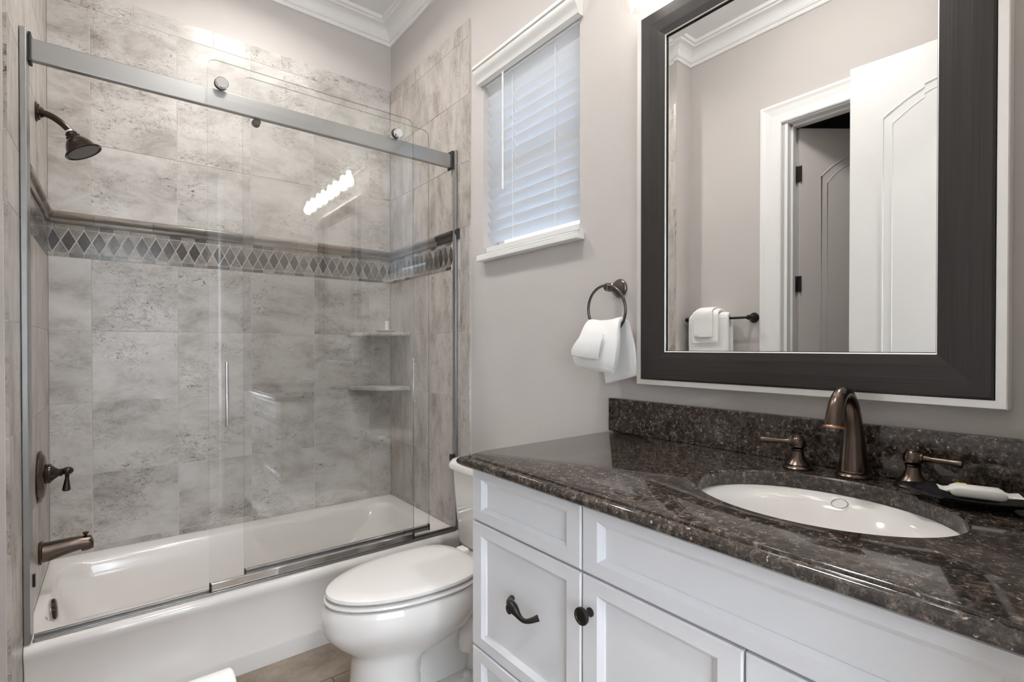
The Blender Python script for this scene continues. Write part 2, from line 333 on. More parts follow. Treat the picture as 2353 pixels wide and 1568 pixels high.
def band(plane, lo, hi, pos, d, first):
    m = MB(); p = .0503; n = int((hi - lo) / p) + 2; o = pos - d * .0005; inn = pos + d * .006
    def put(poly, col):
        poly = [(min(max(a, lo + .001), hi - .001), z) for a, z in poly]
        if max(q[0] for q in poly) - min(q[0] for q in poly) < .003: return
        if plane == 'y': m.loft([[(a, o, z) for a, z in poly], [(a, inn, z) for a, z in poly]], True, True, True, col)
        else: m.loft([[(o, a, z) for a, z in poly], [(inn, a, z) for a, z in poly]], True, True, True, col)
    zc, h, g = 1.650, .0495, .0019
    for k in range(-1, n):
        c = first + k * p; hw = p / 2
        dk = random.choice([(.075, .060, .052), (.055, .048, .045), (.105, .095, .09), (.13, .125, .12), (.085, .07, .065)])
        put([(c - hw + g * 1.2, zc), (c, zc - h + g * 2), (c + hw - g * 1.1, zc), (c, zc + h - g * 2)], dk)
        for sg in (1, -1):
            l = random.choice([.15, .19, .23, .28, .32, .24]); put([(c + g, zc + sg * h), (c + p - g, zc + sg * h), (c + hw, zc + sg * g * 2.2)], (l, l * .95, l * .9))
        for z0, z1 in ((1.582, 1.597), (1.703, 1.718)):
            l = random.choice([.08, .16, .28, .34, .3]); put([(c + g * .6, z0), (c + p - g * .6, z0), (c + p - g * .6, z1), (c + g * .6, z1)], (l, l * .93, l * .86))
    return m
railprof = [(0, 1.720), (.006, 1.720), (.009, 1.726), (.009, 1.737), (.014, 1.741), (.019, 1.748), (.021, 1.757), (.018, 1.765), (.010, 1.770), (0, 1.771)]
def rails(plane, cuts, pos, d, cols):
    m = MB()
    for (a0, a1), c in zip(zip(cuts, cuts[1:]), cols):
        a0 += .0006; a1 -= .0006
        f = (lambda a, o_, z: (a, pos - d * o_, z)) if plane == 'y' else (lambda a, o_, z: (pos - d * o_, a, z))
        m.loft([[f(a0, o_, z) for o_, z in railprof], [f(a1, o_, z) for o_, z in railprof]], True, True, True, c)
    return m
br = [(.20, .175, .15), (.24, .215, .19), (.19, .17, .155), (.22, .21, .205), (.30, .27, .245), (.33, .30, .28)]
YT = 2.83
back_j = [-.082 + .312 * k for k in range(5)]
tiling('y', back_j, [.066, .38, .687, .996, 1.30], -.22, 1.30, YT, 1).build('wall_tile', 'tileb', wall_back, bevel=.0006, seg=1)
backing('y', -.22, 1.30, YT, 1).build('grout', 'grout', wall_back)
band('y', -.22, 1.30, YT, 1, -.205).build('mosaic_band', 'mosaic', wall_back)
rails('y', [-.212, -.07, .137, .34, .55, .76, .87, 1.06, 1.285], YT, 1, [br[0], br[1], br[2], (.17, .165, .165), br[4], br[5], (.2, .15, .13), (.14, .14, .15)]).build('chair_rail', 'rail', wall_back, smooth=True)
XTI = 1.30
tiling('x', [2.05, 2.355, 2.665], [2.05, 2.2, 2.5], 1.969, YT - .001, XTI, 1).build('wall_tile', 'tiler', wall_right, bevel=.0006, seg=1)
backing('x', 1.9705, YT, XTI, 1).build('grout', 'grout', wall_right)
band('x', 2.052, YT - .002, XTI, 1, 2.183).build('mosaic_band', 'mosaic', wall_right)
MB().box(XTI, XTI + .008, 1.970, 2.049, 1.581, 1.769, (.4, .6, .8)).build('trim_tile', 'tiler', wall_right, bevel=.0006, seg=1)
rails('x', [2.099, 2.26, 2.47, 2.68, YT - .003], XTI, 1, [(.045, .043, .042), (.26, .24, .23), (.29, .27, .26), (.2, .19, .19)]).build('chair_rail', 'railside', wall_right, smooth=True)
rails('x', [2.052, 2.0695], XTI, 1, [(.045, .043, .042)]).build('rail_end_piece', 'railside', wall_right, smooth=True)
XLI = -.22
tiling('x', [1.93, 2.155, 2.46], [1.93, 2.3, 2.6], YS, YT - .001, XLI, -1).build('wall_tile', 'tiler', wall_tub, bevel=.0006, seg=1)
backing('x', YS + .0015, YT, XLI, -1).build('grout', 'grout', wall_tub)
band('x', 2.135, YT - .002, XLI, -1, 2.10).build('mosaic_band', 'mosaic', wall_tub)
MB().box(XLI - .008, XLI, YS, 2.134, 1.581, 1.769, (.2, .6, .8)).build('trim_tile', 'tiler', wall_tub, bevel=.0006, seg=1)
rails('x', [2.135, 2.33, 2.54, 2.75, YT - .003], XLI, -1, [br[4], br[2], br[5], br[0]]).build('chair_rail', 'railside', wall_tub, smooth=True)

# ------------------------------------------------------------ window and blind
wn = MB(); X0, X1 = 1.395, 1.44
for a in ((wy0, wy0 + .045), (wy1 - .045, wy1)): wn.box(X0, X1, a[0], a[1], wz0 + .012, wz1)
wn.box(X0, X1, wy0, wy1, wz0 + .012, wz0 + .040); wn.box(X0, X1, wy0, wy1, wz1 - .045, wz1); wn.box(X0 - .005, X1 - .01, wy0, wy1, 2.0, 2.04)
win = st('window_1', wn, 'trim', bevel=.003)
MB().box(1.418, 1.422, wy0 + .04, wy1 - .04, wz0 + .05, wz1 - .04).build('pane', 'winglass', win)
sl = MB(); sl.box(1.275, 1.395, wy0 - .0, wy1 + .0, 1.585, wz0 + .011); sl.box(1.272, XR - .001, wy0 - .024, wy1 - .001, 1.582, wz0 + .011)
st('trim_2', MB().box(1.274, 1.395, wy0 + .0005, wy1 - .0005, 1.599, 1.610).box(1.270, 1.3095, 1.243, 1.868, 1.584, 1.603).box(1.270, 1.31, 1.243, 1.868, 1.603, 1.607), 'trim', bevel=.003)
bl = thing('window_blind', 'white slatted window blind half closed in the recessed window above the toilet', 'blind', (1.335, 1.568, 1.66))
s = MB(); n = 15; top = 2.352; pitch = .0470
for k in range(n):
    zc = top - k * pitch; th = math.radians(57)
    for_ = []
    dx, dz_ = .0255 * math.cos(th), .0255 * math.sin(th)
    # room edge up, outside edge down; slight crown
    pr = []
    for q in range(5):
        u = -1 + q * .5; cx = 1.340 + u * dx; cz = zc - u * dz_; bow = .0018 * (1 - u * u)
        pr.append((cx - bow * math.sin(th), cz - bow * math.cos(th)))
    lo = [(x + .0022 * math.sin(th), z + .0022 * math.cos(th)) for x, z in pr][::-1]
    ring = pr + lo
    s.loft([[(x, wy0 + .012, z) for x, z in ring], [(x, wy1 - .006, z) for x, z in ring]], True, True, True)
s.build('slats', 'blind', bl)
MB().box(1.318, 1.362, wy0 + .010, wy1 - .006, 1.626, 1.649).build('bottom_rail', 'valance', bl, bevel=.003)
MB().box(1.316, 1.366, wy0 + .006, wy1 - .004, 2.375, 2.425).build('headrail', 'trim', bl, bevel=.002)
v = MB(); vp = [(1.309, 2.378), (1.292, 2.378), (1.285, 2.382), (1.283, 2.392), (1.279, 2.402), (1.270, 2.412), (1.264, 2.424), (1.264, 2.436), (1.258, 2.440), (1.258, 2.452), (1.309, 2.452)]
v.loft([[(x, 1.252, z) for x, z in vp], [(x, 1.886, z) for x, z in vp]], True, True, True)
v.build('valance', 'valance', bl, smooth=True)
for y in (1.412, 1.676):
    c = MB(); c.tube([(1.3235, y, 2.38), (1.3235, y, 1.63)], .0011, 6)
    for k in range(n):
        zc = top - k * pitch
        c.tube([(1.3240, y - .004, zc + .016), (1.3560, y - .004, zc - .0295)], .0009, 5)
    c.build('ladder_cord', 'white', bl)
MB().tube([(1.300, 1.712, 2.385), (1.300, 1.712, 1.875)], .0042, 8).build('tilt_wand', 'white', bl, smooth=True)

# ------------------------------------------------------------ bathtub
tubx0, tubx1, tuby0, tuby1, rim = -.2195, 1.2995, 2.05, 2.8295, .312
tb = thing('bathtub', 'white built-in bathtub with a plain front apron behind the sliding glass doors', 'bathtub', (.54, 2.44, 0))
r_ = []
for (x0, x1, y0, y1, r, z) in [(-.219, 1.299, 2.050, 2.829, .004, .0), (-.219, 1.299, 2.046, 2.829, .004, .062), (-.219, 1.299, 2.047, 2.829, .004, .072), (-.219, 1.299, 2.055, 2.829, .004, .088),
                               (-.219, 1.299, 2.055, 2.829, .004, .24), (-.219, 1.299, 2.046, 2.829, .004, .272), (-.219, 1.299, 2.041, 2.829, .004, .288), (-.219, 1.299, 2.043, 2.829, .004, .300), (-.219, 1.299, 2.050, 2.829, .004, .309), (-.219, 1.299, 2.062, 2.829, .005, .312),
                               (-.196, 1.232, 2.158, 2.742, .10, .313), (-.189, 1.222, 2.166, 2.733, .10, .309), (-.184, 1.212, 2.173, 2.724, .10, .296), (-.177, 1.17, 2.185, 2.712, .11, .22), (-.155, 1.08, 2.20, 2.70, .12, .12), (-.115, 1.01, 2.215, 2.685, .12, .075), (-.08, .94, 2.25, 2.65, .12, .055)]:
    r_.append(rrect(x0, x1, y0, y1, r, z, 8))
MB().loft(r_, True, False, True).build('tub_shell', 'tub', tb, smooth=True)
ov = MB().lathe([(0, .036), (.006, .036), (.010, .030), (.012, .0)], (-.1795, 2.42, .262), (1, 0, .10), 24)
ov.build('overflow_plate', 'bronzed', tb, smooth=True)
MB().lathe([(0, .03), (.004, .03), (.006, .022), (.010, .0)], (.02, 2.45, .055), (0, 0, 1), 24).build('drain', 'bronze', tb, smooth=True)

# ------------------------------------------------------------ sliding shower door
sd = thing('sliding_shower_door', 'frameless sliding glass shower door with wide aluminium header on the tub rim', 'shower door', (.54, 2.1, rim))
MB().box(-.2, 1.283, 2.098, 2.122, 2.070, 2.136).build('header_rail', 'alu', sd, bevel=.003)
for x0, x1, in ((-.2035, -.196), (1.279, 1.2865)):
    MB().box(x0, x1, 2.088, 2.132, 2.062, 2.150).build('header_bracket', 'black', sd, bevel=.002)
MB().box(-.219, -.2036, 2.056, 2.130, rim + .003, 2.145).build('side_jamb', 'alu', sd, bevel=.002)
MB().box(1.2866, 1.2995, 2.0705, 2.098, rim + .003, 2.150).build('side_jamb', 'alu', sd, bevel=.002)
t = MB(); t.box(-.2, 1.286, 2.064, 2.104, rim + .0005, rim + .005); t.box(-.2, 1.286, 2.064, 2.069, rim + .005, rim + .010); t.box(-.2, 1.286, 2.096, 2.104, rim + .005, rim + .012)
t.build('bottom_track', 'track', sd, bevel=.0015)
def panel(x0, x1, y, side, hx, hz):
    # rounded-corner glass sheet
    ztop, zb, r = 2.232, .335, .03; pts = []
    for cx, cz, a0 in ((x1 - r, ztop - r, 0), (x0 + r, ztop - r, 90)):
        for k in range(7):
            a = math.radians(a0 + 15 * k); pts.append((cx + r * math.cos(a), cz + r * math.sin(a)))
    pts += [(x0, zb), (x1, zb)]
    p = MB().prism(pts, y - .004, y + .004, 'y').build('glass_panel', 'glass', sd)
    p.data.materials.append(M['edge'])
    for f in p.data.polygons:
        if abs(f.normal.y) < .5: f.material_index = 1
    MB().box(x0 + .004, x1 - .004, y - .008, y + .008, .3215, .350).build('bottom_rail', 'chrome', p, bevel=.003)
    MB().box(x0, x0 + .004, y - .0085, y + .0085, .3215, .351).box(x1 - .004, x1, y - .0085, y + .0085, .3215, .351).build('end_cap', 'black', p)
    for x in ((x0 + .045), (x1 - .076)):
        if side < 0:
            MB().lathe([(-.016, .0), (-.016, .018), (-.013, .021), (-.004, .021), (-.004, .0)], (x, y, 2.152), (0, 1, 0), 28).build('roller_knob', 'chrome', p, smooth=True)
            MB().lathe([(.004, .012), (.014, .012), (.014, .022), (.02, .022), (.02, .0)], (x, y, 2.158), (0, 1, 0), 24).build('roller', 'black', p, smooth=True)
        else:
            if x > .6: continue
            MB().lathe([(-.030, .0), (-.030, .013), (-.004, .015), (-.004, 0)], (x, y, 2.060), (0, 1, 0), 20).build('guide_wheel', 'black', p, smooth=True)
    yy = y + side * .030
    h = MB().tube([(hx, yy, .915), (hx, yy, 1.147)], .0062, 12)
    for z in (.945, 1.117): h.tube([(hx, yy, z), (hx, y + side * .004, z)], .0045, 10)
    h.build('handle', 'chrome', p, smooth=True)
    return p
panel(.260, 1.068, 2.082, -1, .313, 0)
panel(.382, 1.178, 2.138, 1, 1.113, 0)
MB().box(1.268, 1.2864, 2.076, 2.100, .650, .680).build('bumper', 'black', sd, bevel=.003)
MB().box(-.2035, -.198, 2.118, 2.130, .46, .50).build('bumper', 'black', sd, bevel=.002)

# ------------------------------------------------------------ shower fittings on the tub end wall
YV = 2.46
sh = thing('shower_fixture', 'bronze bell shower head on a curved arm at the tub end wall', 'shower head', (XLI, YV, 2.04))
MB().lathe([(0.0003, .033), (.004, .034), (.006, .029), (.011, .027), (.013, .020), (.022, .014), (.024, 0)], (XLI, YV, 2.04), (1, 0, 0)).build('flange', 'bronzed', sh, smooth=True)
arm = []
for k in range(11):
    t = k / 10; arm.append((XLI + .012 + .085 * t, YV, 2.040 - .052 * t * t))
MB().tube(arm, .0115, 16).build('shower_arm', 'bronzed', sh, smooth=True)
ax = Vector((.50, -.08, -.86)).normalized(); b0 = Vector((-.130, YV, 1.993))
MB().lathe([(-.002, .0), (-.002, .0128), (.004, .0128), (.004, 0)], b0, ax).build('collar', 'silver', sh, smooth=True)
MB().lathe([(.004, .0), (.004, .015), (.010, .019), (.016, .017), (.020, .023), (.026, .022), (.030, .027), (.042, .037), (.056, .044), (.068, .048), (.073, .050), (.076, .058), (.080, .060), (.083, .058), (.081, .052), (.078, .048)], b0, ax, 36, caps=False).build('bell', 'bronzed', sh, smooth=True)
MB().lathe([(.0775, 0), (.0775, .050), (.081, .050), (.0825, 0)], b0, ax, 36).build('spray_face', 'nozzle', sh)

vv = thing('shower_valve', 'bronze round valve plate with a lever handle below the shower head', 'valve', (XLI, YV, .735))
MB().lathe([(.0003, .088), (.004, .092), (.008, .090), (.012, .078), (.016, .074), (.020, .052), (.022, 0)], (XLI, YV, .735), (1, 0, 0), 40).build('escutcheon', 'bronze', vv, smooth=True)
MB().lathe([(.016, .034), (.022, .036), (.026, .034), (.028, .036), (.033, .035), (.036, .030), (.046, .020), (.054, .014), (.058, .013), (.060, .015), (.064, .013), (.070, 0)], (XLI, YV, .742), (1, 0, 0), 28).build('stem', 'bronzed', vv, smooth=True)
lv = MB().sphere((-.142, YV, .745), .0165, 18, (1.1, 1, .9)); lv.lathe([(0, .007), (.02, .006), (.05, .011), (.062, .0125), (.066, .010), (.067, 0)], (-.142, YV, .738), (-.05, 0, -1), 16)
lv.build('lever', 'bronzed', vv, smooth=True)
sp_ = thing('tub_spout', 'bronze tub spout with a diverter knob low on the tub end wall', 'spout', (XLI, YV, .46))
rg = []
for t, hw, zt, zb in [(0.0005, .034, .497, .422), (.005, .036, .499, .420), (.008, .036, .499, .420), (.011, .031, .493, .426), (.03, .0295, .4935, .4275), (.06, .028, .495, .436), (.085, .027, .4955, .442), (.115, .0255, .495, .448), (.118, .0255, .495, .440), (.136, .0250, .493, .441), (.143, .0245, .491, .443), (.149, .0225, .478, .445), (.151, .0205, .470, .447)]:
    zc, hh = (zt + zb) / 2, (zt - zb) / 2
    rg.append([(XLI + t, YV + hw * math.copysign(abs(math.cos(a)) ** .7, math.cos(a)), zc + hh * math.copysign(abs(math.sin(a)) ** .7, math.sin(a))) for a in [2 * PI * k / 24 for k in range(24)]])
MB().loft(rg, True, True, True).build('spout_body', 'bronze', sp_, smooth=True)
MB().lathe([(0, .005), (.006, .005), (.010, .010), (.014, .009), (.016, .0)], (-.092, YV, .494), (0, 0, 1), 16).build('diverter_knob', 'bronzed', sp_, smooth=True)

# ------------------------------------------------------------ corner shelves and what stands on the upper one
def corner_shelf(z, lab, grp):
    pts = [(1.2985, YT - .0012)]
    for k in range(13):
        a = PI + PI / 2 * k / 12
        rr = .262 - .018 * math.sin(2 * (a - PI)) ** 2
        pts.append((1.2985 + rr * math.cos(a), YT - .0012 + rr * math.sin(a)))
    o = MB().prism(pts, z - .020, z).build('corner_shelf', 'shelf', bevel=.004)
    tag(o, lab, 'shelf', grp); return o
corner_shelf(1.283, 'pale stone corner shelf in the shower holding a small bottle', 'shower corner shelves')
corner_shelf(.978, 'empty pale stone corner shelf in the shower, the lower one', 'shower corner shelves')
d = thing('soap_dish', 'small white oval dish on the upper shower shelf', 'dish', (1.195, 2.66, 1.283))
MB().loft([[(1.195 + a * math.cos(t), 2.66 + b * math.sin(t), z) for t in [2 * PI * k / 28 for k in range(28)]] for a, b, z in [(.035, .024, 1.2835), (.05, .032, 1.289), (.062, .04, 1.296), (.060, .038, 1.297), (.046, .029, 1.291), (.03, .02, 1.288)]], True, True, True).build('dish_body', 'white', d, smooth=True)
bt = thing('small_bottle', 'tiny white toiletry bottle standing upright on the small white dish', 'bottle', (1.2, 2.66, 1.2885))
MB().lathe([(0, .0085), (.001, .0095), (.040, .0095), (.044, .007)], (1.2, 2.66, 1.2885), (0, 0, 1), 20).build('bottle_body', 'white', bt, smooth=True)
MB().lathe([(.044, .0105), (.050, .0115), (.056, .009), (.058, 0)], (1.2, 2.66, 1.2885), (0, 0, 1), 20).build('cap', 'white', bt, smooth=True)

# ------------------------------------------------------------ toilet
TY = 1.592
tl = thing('toilet', 'white two-piece toilet with closed lid between the tub and vanity', 'toilet', (.95, TY, 0))
def egg(xf, xb, hw, z, n=80, sq=.0, wx=.62):
    xc = xf + (xb - xf) * wx; pts = []
    for k in range(n):
        a = 2 * PI * k / n; ca, sa = math.cos(a), math.sin(a)
        ax_ = (xb - xc) if ca > 0 else (xc - xf)
        e = 1 if ca < 0 else 1 - sq
        pts.append((xc + ax_ * math.copysign(abs(ca) ** e, ca), TY + hw * math.copysign(abs(sa) ** (e), sa), z))
    return pts
bowl = [egg(.522, 1.06, .170, .3825), egg(.513, 1.06, .178, .380), egg(.506, 1.065, .184, .368), egg(.502, 1.065, .187, .345), egg(.502, 1.065, .188, .318), egg(.506, 1.06, .185, .300), egg(.516, 1.055, .178, .282), egg(.538, 1.045, .164, .255),
        egg(.566, 1.00, .147, .228, sq=.05), egg(.588, .93, .133, .210, sq=.12), egg(.598, .86, .124, .196, sq=.2), egg(.600, .815, .119, .175, sq=.3), egg(.597, .805, .119, .12, sq=.4), egg(.590, .808, .125, .05, sq=.4), egg(.583, .812, .130, .018, sq=.4), egg(.582, .814, .131, .0, sq=.4)]
MB().loft(bowl, True, True, True).build('bowl', 'ceramic', tl, smooth=True)
dk = MB()
dk.loft([rrect(.70, 1.285, TY - .118, TY + .118, .05, z, 6) for z in (0, .020)] + [rrect(.71, 1.275, TY - .105, TY + .105, .05, .034, 6)], True, True, True)
dk.loft([rrect(.76, 1.06, TY - .062, TY + .062, .03, z, 6) for z in (.02, .2)] + [rrect(.72, 1.06, TY - .10, TY + .10, .03, .30, 6)], True, True, True)
dk.loft([rrect(.99, 1.285, TY - .105, TY + .105, .04, z, 6) for z in (.0, .02)] + [rrect(1.0, 1.27, TY - .085, TY + .085, .04, .05, 6), rrect(1.0, 1.24, TY - .07, TY + .07, .04, .2, 6), rrect(.98, 1.27, TY - .10, TY + .10, .04, .32, 6), rrect(.96, 1.285, TY - .125, TY + .125, .04, .35, 6), rrect(.96, 1.29, TY - .128, TY + .128, .04, .372, 6), rrect(.965, 1.285, TY - .12, TY + .12, .04, .378, 6)], True, True, True)
for sg in (-1, 1):
    pts = []
    for k in range(17):
        t = k / 16; a = t * PI * 1.15
        pts.append((1.10 - .11 * math.cos(a) - .05 * t, TY + sg * (.088 + .012 * math.sin(a)), .13 + .11 * math.sin(a) * (1.0) - .03 * t))
    dk.tube(pts, [.040 + .012 * math.sin(PI * k / 16) for k in range(17)], 16)
dk.build('trapway', 'ceramic', tl, smooth=True)
for sg in (-1, 1):
    MB().lathe([(0, .016), (.012, .015), (.020, .010), (.023, 0)], (.975, TY + sg * .098, .028), (0, 0, 1), 18).build('bolt_cap', 'white', tl, smooth=True)
MB().loft([egg(.536, 1.03, .158, .3800, sq=.2), egg(.536, 1.03, .158, .3870, sq=.2), egg(.513, 1.045, .179, .3895, sq=.2), egg(.510, 1.048, .182, .393, sq=.2), egg(.512, 1.045, .180, .3985, sq=.2), egg(.524, 1.035, .170, .4000, sq=.2)], True, True, True).build('seat', 'seat', tl, smooth=True)
MB().loft([egg(.545, 1.02, .150, .3995, sq=.28), egg(.545, 1.02, .150, .4078, sq=.28), egg(.518, 1.035, .173, .4082, sq=.28), egg(.515, 1.038, .176, .412, sq=.28), egg(.518, 1.036, .175, .420, sq=.28), egg(.528, 1.03, .168, .4245, sq=.28), egg(.57, 1.0, .138, .4270, sq=.28), egg(.70, .95, .06, .428, sq=.28)], True, True, True).build('lid', 'seat', tl, smooth=True)
for sg in (-1, 1):
    MB().box(1.050, 1.085, TY + sg * .075 - .025, TY + sg * .075 + .025, .380, .412).build('seat_hinge', 'seat', tl, bevel=.008, seg=3, smooth=True)
MB().loft([rrect(1.125, 1.283, TY - .185, TY + .185, .035, .382, 8), rrect(1.112, 1.286, TY - .195, TY + .195, .035, .40, 8), rrect(1.102, 1.290, TY - .214, TY + .214, .035, .60, 8), rrect(1.098, 1.290, TY - .220, TY + .220, .035, .690, 8)], True, True, True).build('tank', 'ceramic', tl, smooth=True)
MB().loft([rrect(1.096, 1.292, TY - .222, TY + .222, .035, .691, 8), rrect(1.085, 1.296, TY - .232, TY + .232, .035, .697, 8), rrect(1.084, 1.297, TY - .233, TY + .233, .035, .712, 8), rrect(1.094, 1.292, TY - .222, TY + .222, .035, .732, 8), rrect(1.10, 1.288, TY - .216, TY + .216, .035, .735, 8)], True, True, True).build('tank_lid', 'ceramic', tl, smooth=True)

# ------------------------------------------------------------ vanity
XF = .737
va = thing('vanity_cabinet', 'white shaker vanity cabinet with drawers and doors under the dark granite top', 'cabinet', (1.02, .56, 0))
cb = MB(); xa, xb = XF + .019, XR - .001
cb.box(xa, xb, 1.087, 1.105, .0, .889); cb.box(xa, xb, .02, .038, 0, .889); cb.box(xa, xb, .038, 1.087, .10, .118); cb.box(xb - .006, xb, .038, 1.087, .118, .889)
cb.box(xa, xa + .019, .038, 1.087, .870, .889); cb.box(xa, xa + .019, .038, 1.087, .722, .752); cb.box(xa, xa + .019, .695, .721, .118, .870); cb.box(xa, xa + .019, .722, 1.087, .405, .428)
cb.box(xa, xa + .019, .360, .386, .118, .722); cb.box(xa + .06, xa + .075, .038, 1.087, 0, .10)
cb.build('body', 'cab', va)
def front(name, y0, y1, z0, z1, fr=.040):
    x = XF; fz = fr * .74
    rings = [rectring(y0, y1, z0, z1, x + .0185), rectring(y0, y1, z0, z1, x + .003), rectring(y0 + .003, y1 - .003, z0 + .003, z1 - .003, x),
             rectring(y0 + fr, y1 - fr, z0 + fz, z1 - fz, x), rectring(y0 + fr + .013, y1 - fr - .013, z0 + fz + .010, z1 - fz - .010, x + .008),
             rectring(y0 + fr + .013, y1 - fr - .013, z0 + fz + .010, z1 - fz - .010, x + .0105)]
    return MB().loft(rings, True, False, True).build(name, 'cab', va)
def knob(parent, y, z):
    k = MB().lathe([(0, .009), (.003, .009), (.006, .0055), (.016, .0055), (.019, .010), (.022, .0165), (.026, .0175), (.029, .0165), (.030, .0115), (.0285, .0105), (.0285, .0)], (XF, y, z), (-1, 0, 0), 28)
    k.build('knob', 'hard', parent, smooth=True)
def pull(parent, y, z):
    p = MB(); pts = []; rad = []
    for k in range(25):
        t = k / 24; u = -1 + 2 * t
        pts.append((XF - .004 - .024 * (1 - u ** 4) + 0, y - u * .048, z - .009 * math.sin(u * PI * .9) - .004 * (1 - u * u)))
        rad.append(.0050 + .0068 * math.exp(-((u + .3) * 2.6) ** 2) + .0025 * abs(u) ** 4)
    p.tube(pts, rad, 12)
    p.lathe([(0, .0105), (.002, .0105), (.003, .008), (.003, 0)], (XF - .0385, y + .014, z + .002), (-1, 0, 0), 24)
    p.build('pull', 'hard', parent, smooth=True)
dr1 = front('drawer', .7100, 1.1035, .7475, .888)
dr2 = front('drawer', .7100, 1.1035, .4180, .7425); pull(dr2, .882, .602)
dr3 = front('drawer', .7100, 1.1035, .1050, .4135); pull(dr3, .884, .26)
front('false_drawer_front', .040, .7060, .7475, .888)
d1 = front('door', .3750, .7060, .1050, .7425); knob(d1, .683, .674)
d2 = front('door', .040, .3715, .1050, .7425); knob(d2, .066, .681)
# countertop with oval cut-out
cx, cy, sa, sb = 1.018, .385, .172, .216
ct = thing('granite_countertop', 'dark brown speckled granite countertop with an oval sink cut-out', 'countertop', (1.0, .56, .89))
N = 96; y0c, y1c, x0c, x1c = .0, 1.122, .697, XR - .0015
angs = [2 * PI * k / N for k in range(N)]
def onrect(a, d):
    X0, X1, Y0, Y1 = x0c + d, x1c, y0c, y1c - d
    dx, dy = math.cos(a), math.sin(a); t = 1e9
    if dx > 1e-9: t = min(t, (X1 - cx) / dx)
    if dx < -1e-9: t = min(t, (X0 - cx) / dx)
    if dy > 1e-9: t = min(t, (Y1 - cy) / dy)
    if dy < -1e-9: t = min(t, (Y0 - cy) / dy)
    return (cx + dx * t, cy + dy * t)
# make corner angles exact
for (X_, Y_) in ((x0c, y1c), (x1c, y1c), (x0c, y0c), (x1c, y0c)):
    a = math.atan2(Y_ - cy, X_ - cx) % (2 * PI); i = min(range(N), key=lambda k: abs(angs[k] - a)); angs[i] = a
rings = [[(cx + (sa) * math.cos(a), cy + sb * math.sin(a), .892) for a in angs], [(cx + sa * math.cos(a), cy + sb * math.sin(a), .919) for a in angs], [(cx + (sa + .003) * math.cos(a), cy + (sb + .003) * math.sin(a), .922) for a in angs]]
for dd, z in [(.019, .922), (.016, .9205), (.0155, .917), (.008, .9155), (.003, .911), (.0005, .904), (.002, .897), (.008, .892), (.012, .8905)]:
    rings.append([(*onrect(a, dd), z) for a in angs])
rings.append(rings[0])
MB().loft(rings, True).build('slab', 'granite', ct, smooth=True)
MB().box(1.288, XR - .0015, .0, 1.114, .9225, 1.031).build('backsplash', 'granite', ct, bevel=.002)
sk = thing('undermount_sink', 'white oval undermount sink basin set below the granite', 'sink', (cx, cy, .78))
def ell(a, b, z): return [(cx + a * math.cos(t), cy + b * math.sin(t), z) for t in [2 * PI * k / 56 for k in range(56)]]
MB().loft([ell(.200, .244, .888), ell(.200, .244, .8905), ell(.176, .220, .8905), ell(.169, .213, .888), ell(.150, .194, .8785), ell(.136, .178, .865), ell(.120, .160, .842), ell(.100, .135, .815), ell(.075, .10, .79), ell(.04, .05, .776), ell(.022, .022, .775)], True, False, True).build('basin', 'sinkc', sk, smooth=True)
MB().lathe([(-.002, .030), (.0015, .030), (.0015, .0285), (0, .0285)], (cx, cy, .7765), (0, 0, 1), 32, caps=False).build('drain_ring', 'gun', sk, smooth=True)
MB().lathe([(0, .0150), (.0008, .0150), (.0008, .0142), (0, .0142)], (1.1650, .391, .8783), (-.466, 0, .885), 28, caps=False).build('overflow_ring', 'gun', sk, smooth=True)
MB().lathe([(0, .0275), (.003, .0275), (.005, .022), (.006, 0)], (cx, cy, .776), (0, 0, 1), 32).build('drain_stopper', 'sinkc', sk, smooth=True)

# ------------------------------------------------------------ faucet
fc = thing('faucet', 'bronze widespread faucet with a tall gooseneck spout and two levers on the granite', 'faucet', (1.24, .392, .922))
bz = .9223
MB().lathe([(0, .034), (.004, .0345), (.008, .032), (.010, .028), (.012, .0285), (.016, .0265), (.017, 0)], (1.242, .391, bz), (0, 0, 1), 32).build('spout_base', 'bronze', fc, smooth=True)
pts, rad = [], []
ctrl = [((1.242, .391, .935), .0275), ((1.2425, .391, .960), .0255), ((1.2415, .391, .990), .0225), ((1.239, .391, 1.020), .0195), ((1.234, .391, 1.050), .0172), ((1.224, .391, 1.077), .0155), ((1.207, .391, 1.096), .0145), ((1.186, .391, 1.104), .014), ((1.166, .391, 1.100), .0142), ((1.149, .391, 1.086), .0148), ((1.139, .391, 1.068), .0155), ((1.133, .391, 1.050), .0165), ((1.131, .391, 1.040), .0172)]
def catmull(P, n=4):
    out = []
    for i in range(len(P) - 1):
        p0, p1, p2, p3 = P[max(i - 1, 0)], P[i], P[i + 1], P[min(i + 2, len(P) - 1)]
        for k in range(n):
            t = k / n; out.append([.5 * (2 * b + (c - a) * t + (2 * a - 5 * b + 4 * c - d_) * t * t + (3 * b - a - 3 * c + d_) * t ** 3) for a, b, c, d_ in zip(p0, p1, p2, p3)])
    out.append(list(P[-1])); return out
cc = catmull([(*p, r) for p, r in ctrl])
MB().tube([q[:3] for q in cc], [q[3] for q in cc], 24).build('spout', 'bronze', fc, smooth=True)
dn = Vector((-.18, 0, -1)).normalized()
MB().lathe([(-.002, .0172), (0, .0185), (.003, .0185), (.004, .0165)], (1.131, .391, 1.040), dn, 28).build('spout_lip', 'copper', fc, smooth=True)
MB().lathe([(.003, .0145), (.010, .014), (.011, .012), (.011, 0)], (1.131, .391, 1.040), dn, 24).build('aerator', 'gun', fc, smooth=True)
MB().tube([(1.268, .391, .935), (1.268, .391, 1.035)], .0028, 8).sphere((1.268, .391, 1.038), .006, 12, (1, 1, .8)).build('lift_rod', 'bronzed', fc, smooth=True)
